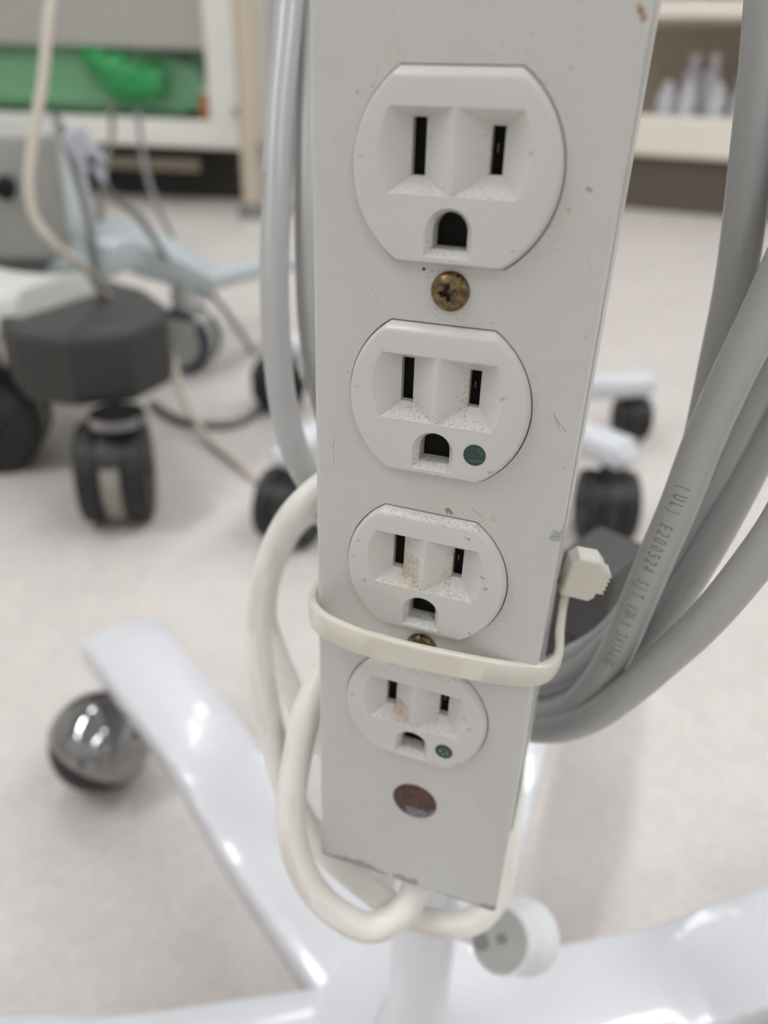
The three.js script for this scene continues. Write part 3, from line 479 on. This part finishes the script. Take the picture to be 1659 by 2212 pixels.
// ---------------------------------------------------------------- equipment cart on the left
{
  const w0 = V(-0.4995, 0, -0.5036), w1 = V(-0.7236, 0, -0.5606), w2 = V(-0.7128, 0, -0.9872);
  const t = thing('equipment_cart', 'grey wheeled equipment cart with dark leg cover and large black caster', 'cart', [-0.9, 0, -0.8]);
  const local = (p) => V(p.x + 0.9, p.y, p.z + 0.8);
  // dark cover on the near leg
  const oct = [[-0.6564, 0.19, -0.55], [-0.7027, 0.19, -0.6285], [-0.7194, 0.19, -0.695], [-0.6814, 0.19, -0.7375], [-0.598, 0.19, -0.7144], [-0.5297, 0.19, -0.6601], [-0.5038, 0.19, -0.6147], [-0.5052, 0.19, -0.5559], [-0.5484, 0.19, -0.5171], [-0.6015, 0.19, -0.5106]].map(([x, , z]) => [x, z]);
  const cs = new THREE.Shape(oct.map(([x, z]) => new THREE.Vector2(x, -z)).reverse());
  const cover = part('leg_cover', [new THREE.ExtrudeGeometry(cs, { depth: 0.06, bevelEnabled: true, bevelSize: 0.012, bevelThickness: 0.012, bevelSegments: 4 }).rotateX(-Math.PI / 2).translate(0, 0.137, 0)], M.darkGrey, t);
  twinCaster(cover, local(w0).toArray(), -1.05, 0.058, 0.075, { stem: 0.004 });
  const ring = mesh('swivel_ring', cyl(0.03, 0.032, 0.01, local(w0).x + 0.012, 0.127, local(w0).z), M.chrome, cover);
  // pale leg running back from the cover, and the second caster
  const leg = part('leg', bar(smooth([[-0.6295, 0.211, -0.6057], [-0.6811, 0.202, -0.6075], [-0.7773, 0.2005, -0.6174], [-0.9403, 0.2269, -0.6401]], 24), Array(25).fill(V(0.2, 0, 1)), 0.13, 0.055, 0.35), M.paleCover, t);
  twinCaster(leg, local(w1).toArray(), 0.5, 0.062, 0.075, { stem: 0.02 });
  // housing with panels, its side turned along the line of the cart
  const hp = V(-0.7602, 0.3828, -0.7923), hl = V(hp.x, 0, hp.z), turn = 0.62, inHousing = (g) => g.rotateY(turn).translate(hl.x, 0, hl.z);
  part('housing', inHousing(box(0.5, 0.17, 0.3, -0.25, hp.y - 0.085, -0.15, 0.012, 3)), M.equip, t);
  part('vent_panel', [0, 1, 2].map((i) => inHousing(box(0.42, 0.018, 0.006, -0.25, hp.y - 0.2 - i * 0.026, 0.002, 0.002))), M.darkGrey, t);
  part('lower_panel', inHousing(box(0.46, 0.12, 0.26, -0.25, hp.y - 0.225, -0.14, 0.01)), M.greyCable, t);
  const pn = V(-0.7988, 0.3172, -0.7284); part('port', rod(pn.clone().add(V(0.02, 0, 0.02)), pn.clone().add(V(-0.04, 0, -0.05)), 0.013), M.cavity, t);
  // pale blue column and far leg
  part('column', bar(smooth([[-0.8608, 0.3622, -0.8922], [-0.8405, 0.3233, -0.8756], [-0.8116, 0.2633, -0.8493], [-0.7813, 0.1852, -0.8126]], 20), Array(21).fill(V(1, 0, 0.2)), 0.07, 0.08, 0.3), M.paleBlue, t);
  const farPts = smooth([[-0.8238, 0.2167, -0.8417], [-0.7993, 0.2112, -0.9433], [-0.7525, 0.1801, -1.0127], [-0.6863, 0.1343, -1.0494]], 24);
  const far = part('leg', bar(farPts, Array(25).fill(V(0.45, 0, 1)), 0.13, 0.05, 0.2, farPts.map((p, i) => 0.22 - 0.006 * i)), M.paleBlue, t);
  part('leg', bar(smooth([[-0.7222, 0.1428, -1.0609], [-0.7006, 0.1384, -1.1379], [-0.6553, 0.1414, -1.2394], [-0.6103, 0.1422, -1.3635]], 16), Array(17).fill(V(0, 0, 1)), 0.06, 0.03, 0.4), M.paleBlue, t);
  twinCaster(far, local(w2).toArray(), 0.1, 0.055, 0.07, { hub: M.hubPale, cover: M.hubPale, wheel: M.navy, tread: M.hubPale, stem: 0.02 });
}

// ---------------------------------------------------------------- loose cables and tubing on the left
{
  const line = (name, label, pts, r, mat, opt) => { const t = thing(name, label, 'cable', pts[Math.floor(pts.length / 2)]); part('jacket', cord(pts, r, { seg: 90, rad: 12, ...opt }), mat, t); return t; };
  line('tubing', 'beige flexible tubing hanging down in front of the grey cart', [[-0.8252, 0.9601, -0.9826], [-0.647, 0.7088, -0.7579], [-0.5943, 0.5647, -0.653], [-0.5881, 0.4912, -0.6111], [-0.5864, 0.4421, -0.5884], [-0.5886, 0.3923, -0.564], [-0.5881, 0.3503, -0.5451], [-0.5842, 0.3198, -0.5403], [-0.569, 0.2923, -0.547], [-0.5695, 0.2607, -0.5885], [-0.6018, 0.2185, -0.6495], [-0.6337, 0.1535, -0.7575], [-0.6238, 0.1051, -0.8045], [-0.5795, 0.0501, -0.762], [-0.5224, 0.0134, -0.7225], [-0.4312, 0, -0.662], [-0.349, 0, -0.6058], [-0.2983, 0, -0.5771]].map((p, i) => (i > 14 ? [p[0], 0.005, p[2]] : p)), 0.0052, M.hose);
  line('cable', 'dark grey cable sagging across the pale blue leg', [[-0.9918, 0.391, -1.3141], [-0.9352, 0.2815, -1.2431], [-0.8557, 0.1932, -1.1802], [-0.756, 0.129, -1.1141], [-0.6946, 0.0579, -1.1161], [-0.6357, -0.0082, -1.1081], [-0.575, -0.0563, -1.0993]], 0.0055, M.greyCable);
  line('cable', 'olive cable running down the pale blue column', [[-0.7518, 0.4023, -0.7947], [-0.7179, 0.3325, -0.7762], [-0.6933, 0.2664, -0.7569], [-0.6876, 0.2074, -0.7478], [-0.6909, 0.1744, -0.7512]], 0.005, M.oliveCable);
  line('cable', 'grey cable hanging from the pale plug', [[-0.6966, 0.3503, -0.7817], [-0.7178, 0.3027, -0.8432], [-0.7196, 0.2636, -0.904], [-0.7083, 0.228, -0.9227], [-0.7039, 0.197, -0.9419]], 0.0055, M.greyCable);
  line('cable', 'thin cable hanging across the bench rail', [[-1.1168, 0.3979, -1.3982], [-1.1019, 0.351, -1.3751], [-1.0319, 0.3168, -1.2566], [-0.9224, 0.2794, -1.0888], [-0.8142, 0.2308, -0.938], [-0.7916, 0.1992, -0.9447]], 0.006, M.oliveCable);
  line('cable', 'thin grey cable slanting beside the beige pipe', [[-1.8, 0.4991, -2.9161], [-1.6505, 0.407, -2.8014], [-1.4877, 0.3034, -2.672], [-1.3305, 0.1987, -2.5401], [-1.2814, 0, -2.6574]].map((p) => [p[0], Math.max(p[1], 0.008), p[2]]), 0.008, M.greyCable);
  line('cable', 'grey cable lying in an arc on the floor', [[-0.6631, 0, -0.803], [-0.5978, 0, -0.7665], [-0.5472, 0, -0.7618], [-0.5071, -0, -0.7868], [-0.5012, 0, -0.8575], [-0.5076, 0, -0.9277], [-0.484, 0, -0.9862]].map(([x, , z]) => [x, 0.0065, z]), 0.0065, M.greyCable);
  const pp = V(-0.6974, 0.3663, -0.7729), pt = thing('plug', 'pale lilac plug hanging on a cable in front of bench', 'plug', pp.toArray(), undefined, 0.5);
  mesh('body', box(0.034, 0.05, 0.022, 0, 0, 0, 0.006, 3).rotateZ(0.5), M.plugPale, pt);
  mesh('button', cyl(0.006, 0.006, 0.004, 0, 0, 0, 20).rotateX(Math.PI / 2).translate(0.01, -0.012, 0.011), M.darkGrey, pt);
  mesh('strain_relief', lathe([[0.007, 0], [0.006, -0.012], [0.004, -0.02]], 16).rotateZ(0.5).translate(0.012, -0.022, 0), M.plugPale, pt);
}

// ---------------------------------------------------------------- left bench with the open shelf and the green bag
{
  const t = thing('lab_bench', 'white lab bench with an open shelf bay holding a green plastic bag', 'bench', [-1.935, 0, -2.64], undefined, 14 * Math.PI / 180);
  const p0 = [0.3985, 0.2142, 0], p1 = [-0.2138, 0.312, -0], yR = p0[1], x1 = p0[0], yS = p1[1], x0 = x1 - 1.9;
  const D = 0.55, H = 0.9;
  mesh('bottom_shelf', box(1.9, yS - yR, D, (x0 + x1) / 2, (yR + yS) / 2, -D / 2, 0.012, 3), M.benchWhite, t);
  mesh('side_panel', [box(0.115, H - yS + 0.01, D, x1 - 0.058, (H + yS) / 2, -D / 2, 0.008, 3)], M.benchWhite, t);
  mesh('side_panel', box(0.06, H - yS + 0.01, D, x0 + 0.03, (H + yS) / 2, -D / 2, 0.008), M.benchWhite, t);
  mesh('back_panel', slab(1.8, H - yS, 0.02, (x0 + x1) / 2, (H + yS) / 2, -D + 0.02), M.shade, t);
  mesh('worktop', box(2.0, 0.04, D + 0.05, (x0 + x1) / 2, H + 0.02, -D / 2 + 0.01, 0.008), M.benchWhite, t);
  mesh('drawer_front', box(1.78, 0.37, 0.02, (x0 + x1) / 2 - 0.03, 0.727, -0.03, 0.006), M.shade, t);
  mesh('plinth', slab(1.75, yR, 0.03, (x0 + x1) / 2, yR / 2, -0.3), M.kickDark, t);
  mesh('foot_rail', box(1.6, 0.05, 0.04, (x0 + x1) / 2 - 0.1, 0.13, -0.26, 0.005), M.taupe, t);
  const q = t.localToWorld.bind(t); t.updateMatrixWorld();
  // green bag: a crumpled film sack lying on the shelf with a gathered neck
  const gb = q(V(x1 - 0.86, yS, -0.21)), g = thing('plastic_bag', 'green plastic bag lying on the white bench shelf', 'bag', gb.toArray(), undefined, 14 * Math.PI / 180);
  const sack = new THREE.SphereGeometry(1, 72, 48), sp = sack.attributes.position;
  for (let i = 0; i < sp.count; i++) {
    const x = sp.getX(i), y = sp.getY(i), z = sp.getZ(i), a = Math.atan2(z, x);
    const k = 1 + 0.07 * Math.sin(5 * a + 3 * y) + 0.05 * Math.sin(11 * a - 7 * y + 1) + 0.04 * Math.sin(17 * y + 4 * a);
    sp.setXYZ(i, Math.sign(x) * Math.pow(Math.abs(x), 0.4) * 0.71 * k, 0.128 + Math.sign(y) * Math.pow(Math.abs(y), 0.35) * 0.126 * (y < 0 ? 1 : k), Math.sign(z) * Math.pow(Math.abs(z), 0.5) * 0.14 * k);
  }
  sack.computeVertexNormals();
  mesh('sack', sack, M.greenBag, g);
  const knot = new THREE.SphereGeometry(1, 40, 28), kp = knot.attributes.position;
  for (let i = 0; i < kp.count; i++) { const x = kp.getX(i), y = kp.getY(i), z = kp.getZ(i), k = 1 + 0.18 * Math.sin(9 * Math.atan2(y, x) + 4 * z); kp.setXYZ(i, x * 0.13 * k, y * 0.062 * k * (1 + 0.5 * x), z * 0.04); }
  knot.rotateZ(-0.55); knot.computeVertexNormals();
  mesh('gathered_neck', [knot.clone().translate(0.36, 0.16, 0.17), knot.clone().rotateZ(0.9).scale(0.7, 0.8, 1).translate(0.48, 0.11, 0.17)], M.greenKnot, g);
  // small amber bottle beside the bag
  const ab = q(V(x1 - 0.155, yS, -0.1)), am = thing('bottle', 'small amber bottle at the right end of the green bag', 'bottle', ab.toArray());
  mesh('body', lathe([[0, 0], [0.024, 0], [0.026, 0.004], [0.026, 0.06], [0.012, 0.08], [0.012, 0.092], [0, 0.092]], 24), M.amber, am);
  mesh('cap', cyl(0.014, 0.014, 0.018, 0, 0.1, 0), M.cap, am);
}
// beige pipe leg beside the bench
{
  const b = V(-1.4292, 0, -2.5924), t = thing('support_pipe', 'beige vertical pipe with a grey foot standing right of the white bench', 'pipe', [b.x, 0, b.z]);
  mesh('pipe', cyl(0.038, 0.038, 1.5, 0, 0.78, 0, 28), M.beige, t);
  mesh('foot', lathe([[0, 0.05], [0.042, 0.05], [0.05, 0.03], [0.06, 0.006], [0.06, 0], [0, 0]], 28), M.greyCable, t);
}
// ---------------------------------------------------------------- right bench with bottles
{
  const t = thing('shelf_unit', 'cream shelf unit with a taupe inside and bottles on its lower shelf', 'shelf', [0, 0, -3.64], undefined, -6 * Math.PI / 180);
  t.updateMatrixWorld();
  const lo = [0.0697, 0.2209, -0], up = [0.0358, 0.3772, -0], s2 = [0.0132, 0.7245, -0], yR = lo[1], yS = up[1], y2 = s2[1], X0 = -1.5, X1 = 0.95, cx = (X0 + X1) / 2, w = X1 - X0, D = 0.5;
  mesh('bottom_shelf', box(w, yS - yR, D, cx, (yS + yR) / 2, -D / 2, 0.014, 3), M.benchCream, t);
  mesh('middle_shelf', box(w, 0.06, D, cx, y2 + 0.03, -D / 2, 0.008, 3), M.benchCream, t);
  mesh('top_shelf', box(w, 0.04, D, cx, 1.3, -D / 2, 0.006), M.benchCream, t);
  for (const x of [X0 + 0.015, X1 - 0.015]) mesh('side_panel', box(0.03, 1.3 - yR, D, x, (1.3 + yR) / 2, -D / 2, 0.004), M.benchCream, t);
  mesh('back_panel', slab(w, 1.3 - yR, 0.02, cx, (1.3 + yR) / 2, -D + 0.01), M.taupe, t);
  mesh('plinth', slab(w - 0.06, yR, 0.03, cx, yR / 2, -0.06), M.kickBrown, t);
  const q = (x, y, z) => t.localToWorld(V(x, y, z)).toArray();
  // tall bottles behind, squat ones in front
  const tall = [[1462, 0.2, -0.3], [1500, 0.245, -0.28], [1565, 0.24, -0.28]], short = [[1428, -0.14], [1470, -0.13], [1527, -0.13], [1572, -0.14], [1612, -0.13]];
  const px = (p) => up[0] + (p - 1470) * 0.00209;
  const makeBottle = (h, r) => { const b = thing('bottle', '', 'bottle', [0, 0, 0]); mesh('body', lathe([[0, 0], [r * 0.95, 0], [r, 0.006], [r, h * 0.62], [r * 0.86, h * 0.72], [r * 0.42, h * 0.82], [r * 0.4, h * 0.88], [0, h * 0.88]], 28), M.bottle, b); mesh('cap', cyl(r * 0.47, r * 0.5, h * 0.14, 0, h * 0.93, 0, 24), M.cap, b); return b; };
  const ta = makeBottle(0.235, 0.04), sa = makeBottle(0.125, 0.037);
  const put = (src, i, pos, label, group) => { const b = i ? src.clone() : src; if (i) { b.name = numbered('bottle'); b.userData = { ...src.userData }; scene.add(b); } b.position.set(...pos); b.userData.label = label; b.userData.group = group; };
  tall.forEach(([p, , z], i) => put(ta, i, q(px(p) * 1.06, yS, z), 'tall pale bottle in the back row, ' + ['nearest the outlet strip', 'second from the outlet strip', 'beside the grey cord'][i], 'tall bottles at the back of the shelf'));
  short.forEach(([p, z], i) => put(sa, i, q(px(p), yS, z), 'squat pale bottle in the front row, ' + ['nearest the outlet strip', 'second from the outlet strip', 'third from the outlet strip', 'beside the grey cord', 'half hidden by the grey cord'][i], 'squat bottles at the front of the shelf'));
  const rb = thing('storage_box', 'red flat box lying on the shelf above the bottles', 'box', q(px(1545), y2 + 0.06, -0.14), undefined, -0.1);
  mesh('base', box(0.3, 0.05, 0.18, 0, 0.025, 0, 0.004), M.red, rb); mesh('lid', box(0.31, 0.02, 0.19, 0, 0.06, 0, 0.004), M.red, rb);
}

scene.traverse((o) => { if (o.isMesh) o.castShadow = o.receiveShadow = true; });
renderer.render(scene, camera);
